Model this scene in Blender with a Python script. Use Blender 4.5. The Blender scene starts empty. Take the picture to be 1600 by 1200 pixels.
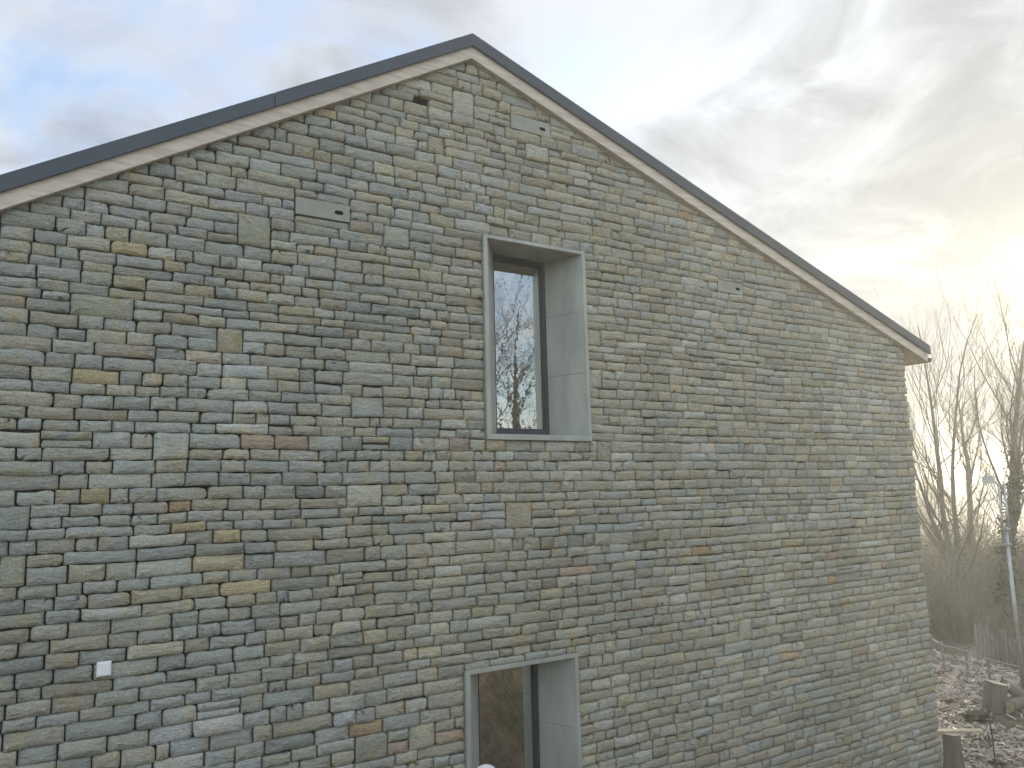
import bpy, bmesh, math, random
from mathutils import Vector, Matrix, noise
from mathutils.geometry import tessellate_polygon

scene = bpy.context.scene
COL = scene.collection
random.seed(7)
GZ = 4.3                      # eye height above the ground at the foot of the wall

# ------------------------------------------------------------------ camera
cam_data = bpy.data.cameras.new('camera')
cam = bpy.data.objects.new('camera', cam_data)
COL.objects.link(cam)
cam_data.sensor_width = 36.0
cam_data.lens = 1216.5 / 1600 * 36.0
cam_data.clip_start = 0.05
cam_data.clip_end = 3000
CAM = Vector((0, -5.94, GZ))
RT, UP, FW = Vector((.84718, -.53074, -.02451)), Vector((-.05357, -.13122, .98991)), Vector((.5286, .83732, .1396))
cam.matrix_world = Matrix(((RT.x, UP.x, -FW.x, CAM.x), (RT.y, UP.y, -FW.y, CAM.y), (RT.z, UP.z, -FW.z, CAM.z), (0, 0, 0, 1)))
scene.camera = cam

# ------------------------------------------------------------------ sky, sun, exposure
SUN_ELEV, SUN_AZ = math.radians(12.0), math.radians(67.5)      # azimuth from +Y towards +X
SUN = Vector((math.sin(SUN_AZ) * math.cos(SUN_ELEV), math.cos(SUN_AZ) * math.cos(SUN_ELEV), math.sin(SUN_ELEV)))
world = bpy.data.worlds.new('World')
scene.world = world
world.use_nodes = True
wt = world.node_tree
wt.nodes.clear()


def N(tree, kind, **kw):
    n = tree.nodes.new(kind)
    for k, v in kw.items():
        if k.startswith('i_'):
            n.inputs[k[2:].replace('_', ' ')].default_value = v
        else:
            setattr(n, k, v)
    return n


def math_node(tree, op, a, b=None, clamp=False):
    n = tree.nodes.new('ShaderNodeMath')
    n.operation = op
    n.use_clamp = clamp
    for i, x in enumerate((a, b)):
        if x is None:
            continue
        if isinstance(x, (int, float)):
            n.inputs[i].default_value = x
        else:
            tree.links.new(x, n.inputs[i])
    return n.outputs[0]


def mix_rgb(tree, fac, a, b, blend='MIX'):
    n = tree.nodes.new('ShaderNodeMix')
    n.data_type = 'RGBA'
    n.blend_type = blend
    for sock, x in ((n.inputs[0], fac), (n.inputs[6], a), (n.inputs[7], b)):
        if isinstance(x, (int, float)):
            sock.default_value = x
        elif isinstance(x, tuple):
            sock.default_value = (*x, 1)
        else:
            tree.links.new(x, sock)
    return n.outputs[2]


def ramp(tree, fac, lo, hi):
    n = tree.nodes.new('ShaderNodeMapRange')
    n.interpolation_type = 'SMOOTHSTEP'
    n.inputs[1].default_value = lo
    n.inputs[2].default_value = hi
    tree.links.new(fac, n.inputs[0])
    return n.outputs[0]


def fbm(tree, vec, scale, detail=6, rough=.55, dist=0.0):
    n = N(tree, 'ShaderNodeTexNoise')
    n.inputs['Scale'].default_value = scale
    n.inputs['Detail'].default_value = detail
    n.inputs['Roughness'].default_value = rough
    n.inputs['Distortion'].default_value = dist
    if vec is not None:
        tree.links.new(vec, n.inputs['Vector'])
    return n.outputs[0]


def build_sky():
    t = wt
    out = N(t, 'ShaderNodeOutputWorld')
    bg = N(t, 'ShaderNodeBackground')
    bg.inputs['Strength'].default_value = 0.15
    t.links.new(bg.outputs[0], out.inputs[0])
    sky = N(t, 'ShaderNodeTexSky', sky_type='NISHITA', sun_disc=False, sun_elevation=SUN_ELEV,
            sun_rotation=SUN_AZ, air_density=1.0, dust_density=1.2, ozone_density=1.5)
    tc = N(t, 'ShaderNodeTexCoord')
    d = tc.outputs['Generated']
    sep = N(t, 'ShaderNodeSeparateXYZ')
    t.links.new(d, sep.inputs[0])
    zz = math_node(t, 'ADD', math_node(t, 'MAXIMUM', sep.outputs[2], 0.0), 0.22)
    comb = N(t, 'ShaderNodeCombineXYZ')
    t.links.new(math_node(t, 'DIVIDE', sep.outputs[0], zz), comb.inputs[0])
    t.links.new(math_node(t, 'DIVIDE', sep.outputs[1], zz), comb.inputs[1])
    comb.inputs[2].default_value = 8.4
    p = comb.outputs[0]
    dot = N(t, 'ShaderNodeVectorMath', operation='DOT_PRODUCT')
    t.links.new(d, dot.inputs[0])
    dot.inputs[1].default_value = SUN
    sf = math_node(t, 'MAXIMUM', dot.outputs['Value'], 0.0)
    # broken cloud: thin and streaky away from the sun, a closed grey bank on the sun's side
    n1 = fbm(t, p, 1.5, 5, .56, .5)
    n2 = fbm(t, p, .8, 3, .52)
    n3 = fbm(t, p, 3.6, 4, .6, .6)
    base = math_node(t, 'ADD', n1, math_node(t, 'MULTIPLY', math_node(t, 'SUBTRACT', n3, .5), .34))
    base = math_node(t, 'ADD', base, math_node(t, 'MULTIPLY', math_node(t, 'POWER', sf, 2.5), .30))
    cover = math_node(t, 'ADD', math_node(t, 'MULTIPLY', ramp(t, base, .42, .68), .88), .12)
    thick = math_node(t, 'ADD', n2, math_node(t, 'MULTIPLY', math_node(t, 'SUBTRACT', n3, .5), .55))
    thick = math_node(t, 'ADD', thick, math_node(t, 'MULTIPLY', math_node(t, 'POWER', sf, 2.0), .10))
    grey = ramp(t, thick, .42, .76)
    # clouds are front-lit away from the sun and back-lit, greyer, towards it
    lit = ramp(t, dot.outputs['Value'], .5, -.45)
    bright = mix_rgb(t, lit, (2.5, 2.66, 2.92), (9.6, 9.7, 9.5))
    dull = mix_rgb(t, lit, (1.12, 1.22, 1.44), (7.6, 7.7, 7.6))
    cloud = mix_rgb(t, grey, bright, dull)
    # forward scattering through the cloud round the hidden sun
    halo = math_node(t, 'MULTIPLY', math_node(t, 'POWER', sf, 14), .36)
    halo2 = math_node(t, 'MULTIPLY', math_node(t, 'POWER', sf, 110), .8)
    halo3 = math_node(t, 'MULTIPLY', math_node(t, 'POWER', sf, 800), 5.0)
    thin = math_node(t, 'SUBTRACT', 1.15, math_node(t, 'MULTIPLY', grey, .6))
    hs = math_node(t, 'MULTIPLY', math_node(t, 'ADD', math_node(t, 'ADD', halo, halo2), halo3), thin)
    hv = N(t, 'ShaderNodeVectorMath', operation='SCALE')
    hv.inputs[0].default_value = (1.0, .89, .45)
    t.links.new(hs, hv.inputs['Scale'])
    skyb = N(t, 'ShaderNodeVectorMath', operation='MULTIPLY')
    t.links.new(sky.outputs[0], skyb.inputs[0])
    skyb.inputs[1].default_value = (.88, .98, 1.12)
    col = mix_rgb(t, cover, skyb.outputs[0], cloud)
    add = N(t, 'ShaderNodeVectorMath', operation='ADD')
    t.links.new(col, add.inputs[0])
    t.links.new(hv.outputs[0], add.inputs[1])
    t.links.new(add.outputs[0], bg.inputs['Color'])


build_sky()
world.cycles.sampling_method = 'MANUAL'
world.cycles.sample_map_resolution = 256
sun_data = bpy.data.lights.new('sun', 'SUN')
sun_data.energy = 3.4
sun_data.angle = math.radians(3.0)
sun_data.color = (1.0, .89, .68)
sun = bpy.data.objects.new('sun', sun_data)
COL.objects.link(sun)
sun.rotation_euler = SUN.to_track_quat('Z', 'Y').to_euler()
sun.location = (30, 10, 20)

scene.render.engine = 'CYCLES'
cy = scene.cycles
cy.use_denoising = True
cy.max_bounces = 8
cy.diffuse_bounces = 2
cy.glossy_bounces = 4
cy.transmission_bounces = 4
cy.transparent_max_bounces = 12
cy.volume_bounces = 1
cy.sample_clamp_indirect = 6
vs = scene.view_settings
vs.view_transform = 'Standard'
vs.look = 'None'
vs.gamma = 1.0
vs.use_curve_mapping = False
vs.exposure = 1.12

# ------------------------------------------------------------------ helpers


def tag(o, label=None, category=None, group=None, kind=None):
    for k, v in (('label', label), ('category', category), ('group', group), ('kind', kind)):
        if v:
            o[k] = v
    return o


def empty(name, loc):
    o = bpy.data.objects.new(name, None)
    COL.objects.link(o)
    o.location = loc
    o.empty_display_size = .1
    return o


def link(name, mesh, material=None, parent=None):
    """One mesh object; vertices are in world space, the parent's offset is taken out."""
    o = bpy.data.objects.new(name, mesh)
    COL.objects.link(o)
    if material is not None and not mesh.materials:
        mesh.materials.append(material)
    if parent is not None:
        o.parent = parent
        if parent.type == 'EMPTY':                 # meshes keep world coordinates
            o.matrix_parent_inverse = Matrix.Translation(-parent.location)
    return o


class MB:
    def __init__(self):
        self.v, self.f, self.c, self.m = [], [], [], []

    def add(self, verts, faces, col=None, mi=0):
        n = len(self.v)
        self.v += [tuple(x) for x in verts]
        self.f += [tuple(i + n for i in f) for f in faces]
        self.m += [mi] * len(faces)
        if col is not None:
            self.c += [col] * len(verts)

    def box(self, x0, x1, y0, y1, z0, z1, **k):
        v = [(x, y, z) for z in (z0, z1) for y in (y0, y1) for x in (x0, x1)]
        self.add(v, [(0, 2, 3, 1), (4, 5, 7, 6), (0, 1, 5, 4), (1, 3, 7, 5), (3, 2, 6, 7), (2, 0, 4, 6)], **k)

    def prism(self, poly, y0, y1, **k):
        """polygon in (x,z) counter-clockwise seen from -Y, extruded y0 -> y1"""
        n = len(poly)
        v = [(x, y0, z) for x, z in poly] + [(x, y1, z) for x, z in poly]
        f = [tuple(range(n)), tuple(reversed(range(n, 2 * n)))]
        f += [(j, i, i + n, j + n) for i, j in ((i, (i + 1) % n) for i in range(n))]
        self.add(v, f, **k)

    def tube(self, pts, rads, sides=6, cap=True, **k):
        pts = [Vector(p) for p in pts]
        v, f = [], []
        ref = Vector((.31, .17, .93))
        for i, p in enumerate(pts):
            t = (pts[min(i + 1, len(pts) - 1)] - pts[max(i - 1, 0)])
            if t.length < 1e-9:
                t = Vector((0, 0, 1))
            t.normalize()
            a = t.cross(ref if abs(t.dot(ref)) < .95 else Vector((1, 0, 0))).normalized()
            b = t.cross(a)
            for s in range(sides):
                w = 2 * math.pi * s / sides
                v.append(p + (a * math.cos(w) + b * math.sin(w)) * rads[i])
        for i in range(len(pts) - 1):
            for s in range(sides):
                q, r = i * sides + s, i * sides + (s + 1) % sides
                f.append((q, r, r + sides, q + sides))
        if cap:
            f.append(tuple(reversed(range(sides))))
            f.append(tuple(range((len(pts) - 1) * sides, len(pts) * sides)))
        self.add(v, f, **k)

    def mesh(self, name, smooth=False):
        me = bpy.data.meshes.new(name)
        me.from_pydata(self.v, [], self.f)
        if self.c:
            at = me.attributes.new('Col', 'FLOAT_COLOR', 'POINT')
            at.data.foreach_set('color', [x for c in self.c for x in c])
        if smooth:
            me.polygons.foreach_set('use_smooth', [True] * len(me.polygons))
        if any(self.m):
            me.polygons.foreach_set('material_index', self.m)
        me.update()
        return me

    def build(self, name, material, parent=None, smooth=False, bevel=0):
        me = self.mesh(name, smooth)
        if bevel:
            bm = bmesh.new()
            bm.from_mesh(me)
            bmesh.ops.recalc_face_normals(bm, faces=bm.faces)
            bmesh.ops.bevel(bm, geom=list(bm.edges), offset=bevel, segments=1, affect='EDGES')
            bm.to_mesh(me)
            bm.free()
        else:
            bm = bmesh.new()
            bm.from_mesh(me)
            if len(bm.faces) < 20000:
                bmesh.ops.recalc_face_normals(bm, faces=bm.faces)
                bm.to_mesh(me)
            bm.free()
        mats = material if isinstance(material, (list, tuple)) else [material]
        for m in mats:
            me.materials.append(m)
        return link(name, me, None, parent)


# ------------------------------------------------------------------ materials
def new_mat(name):
    m = bpy.data.materials.new(name)
    m.use_nodes = True
    t = m.node_tree
    b = t.nodes['Principled BSDF']
    return m, t, b


def pos(t, scale=(1, 1, 1)):
    g = N(t, 'ShaderNodeNewGeometry')
    mp = N(t, 'ShaderNodeMapping')
    mp.inputs['Scale'].default_value = scale
    t.links.new(g.outputs['Position'], mp.inputs['Vector'])
    return mp.outputs[0]


def bump(t, b, height, strength, dist):
    n = N(t, 'ShaderNodeBump')
    n.inputs['Strength'].default_value = strength
    n.inputs['Distance'].default_value = dist
    t.links.new(height, n.inputs['Height'])
    t.links.new(n.outputs[0], b.inputs['Normal'])
    return n


def surface(name, c1, c2, scale=4, rough=.8, metallic=0.0, stretch=(1, 1, 1), bump_s=0.0, bump_d=.01, bump_scale=40, lo=.35, hi=.65, spec=.3):
    m, t, b = new_mat(name)
    v = pos(t, stretch)
    n = fbm(t, v, scale, 6, .6)
    t.links.new(mix_rgb(t, ramp(t, n, lo, hi), c1, c2), b.inputs['Base Color'])
    b.inputs['Roughness'].default_value = rough
    b.inputs['Metallic'].default_value = metallic
    b.inputs['Specular IOR Level'].default_value = spec
    if bump_s:
        bump(t, b, fbm(t, v, bump_scale, 5, .6), bump_s, bump_d)
    return m


def stone_material():
    m, t, b = new_mat('sandstone')
    a = N(t, 'ShaderNodeAttribute', attribute_name='Col')
    v = pos(t)
    vs_ = pos(t, (1.0, 1.0, 3.2))
    big = fbm(t, v, 7, 1, .5)
    mid = fbm(t, vs_, 17, 4, .64, .15)
    fine = fbm(t, vs_, 75, 3, .7)
    speck = fbm(t, v, 170, 1, .6)
    col = a.outputs['Color']
    # iron staining with a shape of its own, pale weathered patches, grain
    rust = mix_rgb(t, 1.0, col, (1.10, .97, .76), 'MULTIPLY')
    col = mix_rgb(t, math_node(t, 'MULTIPLY', ramp(t, big, .52, .70), .7), col, rust)
    col = mix_rgb(t, math_node(t, 'MULTIPLY', ramp(t, mid, .52, .72), .6), col, mix_rgb(t, 1.0, col, (1.45, 1.45, 1.42), 'MULTIPLY'))
    col = mix_rgb(t, math_node(t, 'MULTIPLY', ramp(t, mid, .48, .28), .65), col, mix_rgb(t, 1.0, col, (.62, .62, .62), 'MULTIPLY'))
    g = N(t, 'ShaderNodeMapRange')
    g.inputs[1].default_value, g.inputs[2].default_value = .34, .66
    g.inputs[3].default_value, g.inputs[4].default_value = .58, 1.42
    t.links.new(math_node(t, 'ADD', math_node(t, 'MULTIPLY', fine, .6), math_node(t, 'MULTIPLY', speck, .4)), g.inputs[0])
    gv = N(t, 'ShaderNodeVectorMath', operation='SCALE')
    t.links.new(col, gv.inputs[0])
    t.links.new(g.outputs[0], gv.inputs['Scale'])
    t.links.new(gv.outputs[0], b.inputs['Base Color'])
    b.inputs['Roughness'].default_value = .88
    b.inputs['Specular IOR Level'].default_value = .22
    h = math_node(t, 'ADD', math_node(t, 'MULTIPLY', mid, 1.0), math_node(t, 'MULTIPLY', fine, .42))
    h = math_node(t, 'ADD', h, math_node(t, 'MULTIPLY', speck, .12))
    bump(t, b, h, 1.0, .021)
    return m


M_STONE = stone_material()
M_CORE = surface('mortar_core', (.045, .042, .036), (.07, .064, .055), 20, .95)
M_LEAD = surface('zinc_sheet', (.445, .45, .395), (.32, .33, .285), 2.6, .55, .25, (1.6, 1.6, .45), .14, .004, 9, .3, .7, .4)
M_SASH = surface('sash_paint', (.055, .062, .072), (.045, .05, .06), 5, .45)
M_FLASH = surface('roof_metal', (.072, .086, .102), (.062, .075, .09), 3, .5, .2, (1, 1, 1), .06, .003, 12)
M_TIMBER = surface('larch_board', (.66, .575, .48), (.52, .44, .355), 3.2, .75, 0, (1, 6, 9), .15, .003, 20)
M_SLAB = surface('cast_slab', (.345, .345, .29), (.285, .287, .242), 3.5, .9, 0, (1, 1, 1), .25, .003, 120)
M_PAINT = surface('grey_paint', (.55, .55, .53), (.48, .48, .46), 4, .5)
M_DARK = surface('dark_void', (.012, .012, .012), (.02, .02, .02), 5, .95)
M_WHITE = surface('white_plastic', (.82, .82, .82), (.78, .78, .79), 5, .4, spec=.5)
M_GUTTER = surface('gutter_metal', (.06, .065, .075), (.05, .055, .065), 5, .5)
M_PLASTER = surface('room_plaster', (.5, .5, .48), (.45, .45, .43), 3, .9)
M_BARK = surface('bark', (.15, .135, .10), (.22, .20, .155), 9, .95, 0, (1, 1, .3), .5, .03, 14)
M_OAK = surface('oak_bark', (.05, .044, .034), (.085, .075, .058), 6, .95)
M_TWIG = surface('twig_bark', (.15, .125, .085), (.20, .17, .12), 2, .95)
M_BRAMBLE = surface('thicket_stem', (.19, .165, .115), (.27, .235, .17), 1.2, .95)
M_IVY = surface('ivy_leaf', (.045, .06, .018), (.10, .11, .045), 3, .6)
M_WOOD = surface('cut_wood', (.62, .52, .38), (.48, .38, .26), 12, .8)
M_OLDWOOD = surface('weathered_plank', (.20, .18, .155), (.28, .26, .23), 5, .9, 0, (1, 1, .2), .3, .006, 25)
M_STEEL = surface('galvanised_steel', (.45, .46, .46), (.36, .37, .37), 6, .45, .7)
M_LITTER = surface('wood_chip', (.58, .50, .40), (.37, .30, .235), 2.5, .42, spec=.55)
M_STUMP = surface('stump_bark', (.16, .14, .115), (.23, .205, .17), 8, .95, 0, (1, 1, .25), .6, .02, 18)


def ground_material():
    m, t, b = new_mat('earth_and_litter')
    v = pos(t)
    a = fbm(t, v, .35, 6, .6)
    c = fbm(t, v, 4.5, 7, .65)
    col = mix_rgb(t, ramp(t, c, .35, .65), (.10, .075, .052), (.23, .18, .125))
    col = mix_rgb(t, ramp(t, a, .5, .62), col, mix_rgb(t, ramp(t, c, .4, .6), (.05, .055, .025), (.11, .105, .05)))
    t.links.new(col, b.inputs['Base Color'])
    b.inputs['Roughness'].default_value = .6
    b.inputs['Specular IOR Level'].default_value = .4
    bump(t, b, fbm(t, v, 9, 5, .7), 1.0, .08)
    return m


M_GROUND = ground_material()


def glass_material():
    m, t, b = new_mat('coated_glass')
    t.nodes.remove(b)
    out = t.nodes['Material Output']
    gl = N(t, 'ShaderNodeBsdfGlossy')
    gl.inputs['Color'].default_value = (.97, .95, .91, 1)
    gl.inputs['Roughness'].default_value = .0
    tr = N(t, 'ShaderNodeBsdfTransparent')
    tr.inputs['Color'].default_value = (.50, .54, .52, 1)
    mx = N(t, 'ShaderNodeMixShader')
    fr = N(t, 'ShaderNodeFresnel')
    fr.inputs['IOR'].default_value = 1.5
    t.links.new(math_node(t, 'ADD', math_node(t, 'MULTIPLY', fr.outputs[0], .8), .52, True), mx.inputs[0])
    t.links.new(tr.outputs[0], mx.inputs[1])
    t.links.new(gl.outputs[0], mx.inputs[2])
    v = pos(t, (1, 1, 1.6))
    bp = N(t, 'ShaderNodeBump')
    bp.inputs['Strength'].default_value = .075
    bp.inputs['Distance'].default_value = .004
    t.links.new(fbm(t, v, 7, 2, .4, .4), bp.inputs['Height'])
    t.links.new(bp.outputs[0], gl.inputs['Normal'])
    t.links.new(mx.outputs[0], out.inputs[0])
    return m


M_GLASS = glass_material()

# ------------------------------------------------------------------ ground
W0, W1 = -.20, 10.01                   # gable wall from corner to corner (x)
DEEP = 9.0                             # house depth (y)
AX, AV = 3.356, 4.03                   # apex of the barge board's lower edge
SL, SR = .5935, .334                   # roof slopes left / right


def verge(x):
    return GZ + AV - (SL * (AX - x) if x < AX else SR * (x - AX))


def smooth(a, b, x):
    t = max(0, min(1, (x - a) / (b - a)))
    return t * t * (3 - 2 * t)


def ground_z(x, y):
    n = noise.noise(Vector((x * .23, y * .23, 0)))
    n2 = noise.noise(Vector((x * 1.1, y * 1.1, 4)))
    bank = 2.65 * smooth(-2.4, -5.2, y) * smooth(30, 12, x)
    bank2 = 2.3 * smooth(-9, -26, y)
    far = 3.5 * smooth(36, 90, x) * smooth(-40, 10, y)
    k = smooth(0, 4, max(abs(x - 5) - 6, abs(y - 4) - 5.5))
    return bank + bank2 + far + (.22 * n + .06 * n2) * (.25 + .75 * k) * smooth(-2.2, -1.2, -abs(y + 6) - abs(x) * .2 + 0) + .05 * n2 * k


def make_ground():
    xs = [-700, -300, -120, -60, -30] + [-20 + i * .8 for i in range(35)] + [8 + i * .3 for i in range(54)] + [24.5 + i * 1.5 for i in range(26)] + [66, 80, 110, 180, 350, 700]
    ys = [-700, -300, -120, -60] + [-40 + i * 1.2 for i in range(26)] + [-8.4 + i * .4 for i in range(57)] + [14.6 + i * 1.5 for i in range(20)] + [48, 60, 90, 150, 300, 700]
    v = [(x, y, ground_z(x, y)) for y in ys for x in xs]
    nx = len(xs)
    f = [(j * nx + i, j * nx + i + 1, (j + 1) * nx + i + 1, (j + 1) * nx + i) for j in range(len(ys) - 1) for i in range(nx - 1)]
    b = MB()
    b.add(v, f)
    o = b.build('ground', M_GROUND, None, True)
    tag(o, kind='structure')
    o['label'] = 'brown earth and churned litter around the house'


make_ground()

# ------------------------------------------------------------------ stone laying
UW = dict(x0=3.461, x1=4.622, z0=GZ + .479, z1=GZ + 2.358)       # upper window surround
LW = dict(x0=3.208, x1=4.369, z0=GZ - 3.325, z1=GZ - 1.445)      # lower window surround
SLABS = [(1.744, 2.203, GZ + 2.255, GZ + 2.403), (3.81, 4.274, GZ + 3.478, GZ + 3.630), (6.505, 6.916, GZ + 2.187, GZ + 2.327)]
HOLE = (2.787, 2.937, GZ + 3.480, GZ + 3.556)
OBST = [(w['x0'] + .004, w['x1'] - .004, w['z0'] + .004, w['z1'] - .004) for w in (UW, LW)] + SLABS

PAL = dict(blue=(.388, .402, .348), slate=(.352, .366, .320), green=(.405, .402, .312), buff=(.448, .413, .290),
           brown=(.405, .365, .262), ochre=(.480, .405, .245), pale=(.490, .478, .385), red=(.430, .340, .250), plum=(.400, .378, .315), rust=(.47, .345, .215))


def wall_px(x, y, off=0.0):
    d = RT * ((x - 800) / 1216.5) - UP * ((y - 600) / 1216.5) + FW
    t = (-CAM.y + off) / d.y
    q = CAM + d * t
    return q.x, q.z


# stones in the photograph that stand out: centre, size (0 = leave the laying alone), colour
MARKS = [((160, 483), (100, 38), 'green'), ((398, 362), (52, 38), 'green'), ((70, 1103), 0, 'plum'), ((294, 918), 0, 'brown'), ((405, 912), 0, 'ochre'),
         ((293, 833), 0, 'ochre'), ((350, 831), 0, 'ochre'), ((552, 1135), 0, 'rust'), ((612, 1164), 0, 'red'), ((700, 1143), 0, 'red'), ((470, 488), 0, 'brown'),
         ((165, 368), 0, 'buff'), ((195, 392), 0, 'ochre'), ((180, 432), 0, 'buff'), ((202, 458), 0, 'buff'), ((570, 780), (56, 30), 'pale'), ((811, 803), (40, 32), 'brown'),
         ((1097, 688), (22, 22), 'blue'), ((1133, 668), (24, 28), 'green'), ((1305, 912), 0, 'rust'), ((1107, 858), 0, 'rust'), ((900, 886), 0, 'red'),
         ((20, 805), (55, 46), 'slate'), ((20, 882), (42, 46), 'green'), ((550, 302), (44, 36), 'green'), ((620, 368), (40, 34), 'blue'), ((682, 228), (26, 30), 'brown'),
         ((725, 165), (34, 30), 'pale'), ((840, 236), (36, 28), 'pale'), ((840, 412), 0, 'buff'), ((360, 535), (40, 32), 'brown'), ((70, 872), 0, 'brown'), ((240, 930), 0, 'brown'),
         ((425, 688), 0, 'red'), ((465, 690), 0, 'red'), ((265, 790), 0, 'rust'), ((120, 590), 0, 'ochre'), ((135, 770), 0, 'ochre'), ((500, 985), 0, 'brown'), ((540, 1085), 0, 'brown'),
         ((595, 1000), 0, 'buff'), ((875, 925), 0, 'buff'), ((1045, 760), 0, 'buff'), ((980, 640), 0, 'buff'), ((1240, 850), 0, 'brown'), ((330, 450), 0, 'buff'), ((100, 520), 0, 'slate'),
         ((60, 470), 0, 'slate'), ((205, 640), 0, 'blue'), ((35, 640), 0, 'green'), ((575, 635), (50, 26), 'blue'), ((1150, 360), (26, 30), 'brown'), ((1060, 330), 0, 'rust')]


def pick_colour(x, z, rnd, side=False):
    n = noise.noise(Vector((x * .55 + 3, z * .8, 1.3)))
    n2 = noise.noise(Vector((x * 1.4, z * 1.7, 8.1)))
    left = smooth(3.6, .8, x) if not side else .5
    right = smooth(5.0, 8.5, x) if not side else 0
    w = dict(blue=.5 + 1.7 * left + .15 * right + 1.2 * n, slate=.25 + 1.1 * left + .1 * right + .7 * n, green=1.4 + .5 * left, buff=2.3 - 1.2 * left - 1.5 * n,
             brown=1.5 - .8 * left - .9 * n2, ochre=.06 + .06 * left - .12 * n2, pale=.5 + .3 * right + .4 * n2, red=.035, plum=.35, rust=.03)
    ks = list(w)
    k = rnd.choices(ks, [max(.01, w[q]) for q in ks])[0]
    k2 = rnd.choices(ks, [max(.01, w[q]) for q in ks])[0]
    a, b = PAL[k], PAL[k2]
    a, b = (tuple(.83 * q + .17 * (.36 * c[0] + .5 * c[1] + .14 * c[2]) for q in c) for c in (a, b))
    f = rnd.uniform(0, .5)
    g = rnd.gauss(1.0, .07)
    g *= 1 + .16 * noise.noise(Vector((x * .7, z * .45, 20))) + .10 * noise.noise(Vector((x * 1.9, z * 1.3, 31)))
    bloom = max(0, noise.noise(Vector((x * 1.6 + 7, z * 1.6, 44))) - .36) * 1.6       # lime bloom in patches
    a = tuple(q + (.56 - q) * min(.5, bloom) for q in a)
    return tuple((a[i] * (1 - f) + b[i] * f) * g for i in range(3)) + (1.0,)


def lay(u0, u1, z0, ztop, obstacles, rnd, jumpers):
    """Cells (u0,u1,z0,z1) of coursed rubble between u0 and u1; ztop(u) is the slope above."""
    rows = [z0]
    zmax = max(ztop(u0), ztop(u1), ztop(min(max(AX, u0), u1)))
    while rows[-1] < zmax:
        h = min(.118, max(.064, rnd.gauss(.089, .0115)))
        rows.append(rows[-1] + h)
    cells, blocked = [], list(obstacles)
    for (cu, cz, w, h, name) in jumpers:                     # noted big stones, snapped to the courses
        i = min(range(len(rows)), key=lambda k: abs(rows[k] - (cz - h / 2)))
        j = max(i + 1, min(range(len(rows)), key=lambda k: abs(rows[k] - (cz + h / 2))))
        if j < len(rows):
            c = (cu - w / 2, cu + w / 2, rows[i], rows[j])
            if not any(c[0] < o[1] and c[1] > o[0] and c[2] < o[3] and c[3] > o[2] for o in blocked):
                blocked.append(c)
                cells.append((*c, name))
    for i in range(len(rows) - 1):
        a, b = rows[i], rows[i + 1]
        cuts = [u0, u1]
        for o in blocked:
            if o[2] < b - 1e-4 and o[3] > a + 1e-4:
                cuts += [max(u0, min(u1, o[0])), max(u0, min(u1, o[1]))]
        cuts = sorted(set(round(c, 4) for c in cuts))
        spans = []
        for s, e in zip(cuts, cuts[1:]):
            if e - s < .02:
                continue
            m = (s + e) / 2
            pieces = [(a, b)]
            for o in blocked:
                if o[0] < m < o[1] and o[2] < b and o[3] > a:
                    nx = []
                    for (p, q) in pieces:
                        if o[2] - p > .022:
                            nx.append((p, min(q, o[2])))
                        if q - o[3] > .022:
                            nx.append((max(p, o[3]), q))
                        if o[2] >= q or o[3] <= p:
                            nx.append((p, q))
                    pieces = nx
            for p, q in sorted(set(pieces)):
                spans.append((s, e, p, q))
        merged = []
        for sp in spans:                                      # join neighbours of the same height
            for k, mm in enumerate(merged):
                if abs(mm[1] - sp[0]) < 1e-3 and abs(mm[2] - sp[2]) < 1e-3 and abs(mm[3] - sp[3]) < 1e-3:
                    merged[k] = (mm[0], sp[1], sp[2], sp[3])
                    break
            else:
                merged.append(sp)
        for (s, e, p, q) in merged:
            x = s
            while x < e - 1e-4:
                h = q - p
                w = max(.085, min(.46, rnd.lognormvariate(math.log(.205), .28)))
                if rnd.random() < .05:
                    w = rnd.uniform(.32, .44)
                if e - (x + w) < .085:
                    w = e - x
                    if w > .5:
                        w /= 2
                if p > ztop(x + w / 2) + .10 and p > max(ztop(x), ztop(x + w)) + .02:
                    x += w
                    continue
                r = rnd.random()
                full = abs(h - (b - a)) < 1e-3
                if full and r < .004 and i + 2 < len(rows) and .17 < w < .27 and not any(
                        o[0] < x + w and o[1] > x and o[2] < rows[i + 2] and o[3] > b for o in blocked):
                    blocked.append((x, x + w, b, rows[i + 2]))
                    cells.append((x, x + w, p, rows[i + 2], None))
                elif full and r > .994 and h > .09:          # two thin stones in one course
                    k = p + h * rnd.uniform(.4, .6)
                    cells.append((x, x + w, p, k, None))
                    cells.append((x, x + w, k, q, None))
                else:
                    cells.append((x, x + w, p, q, None))
                x += w
    return cells


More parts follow.
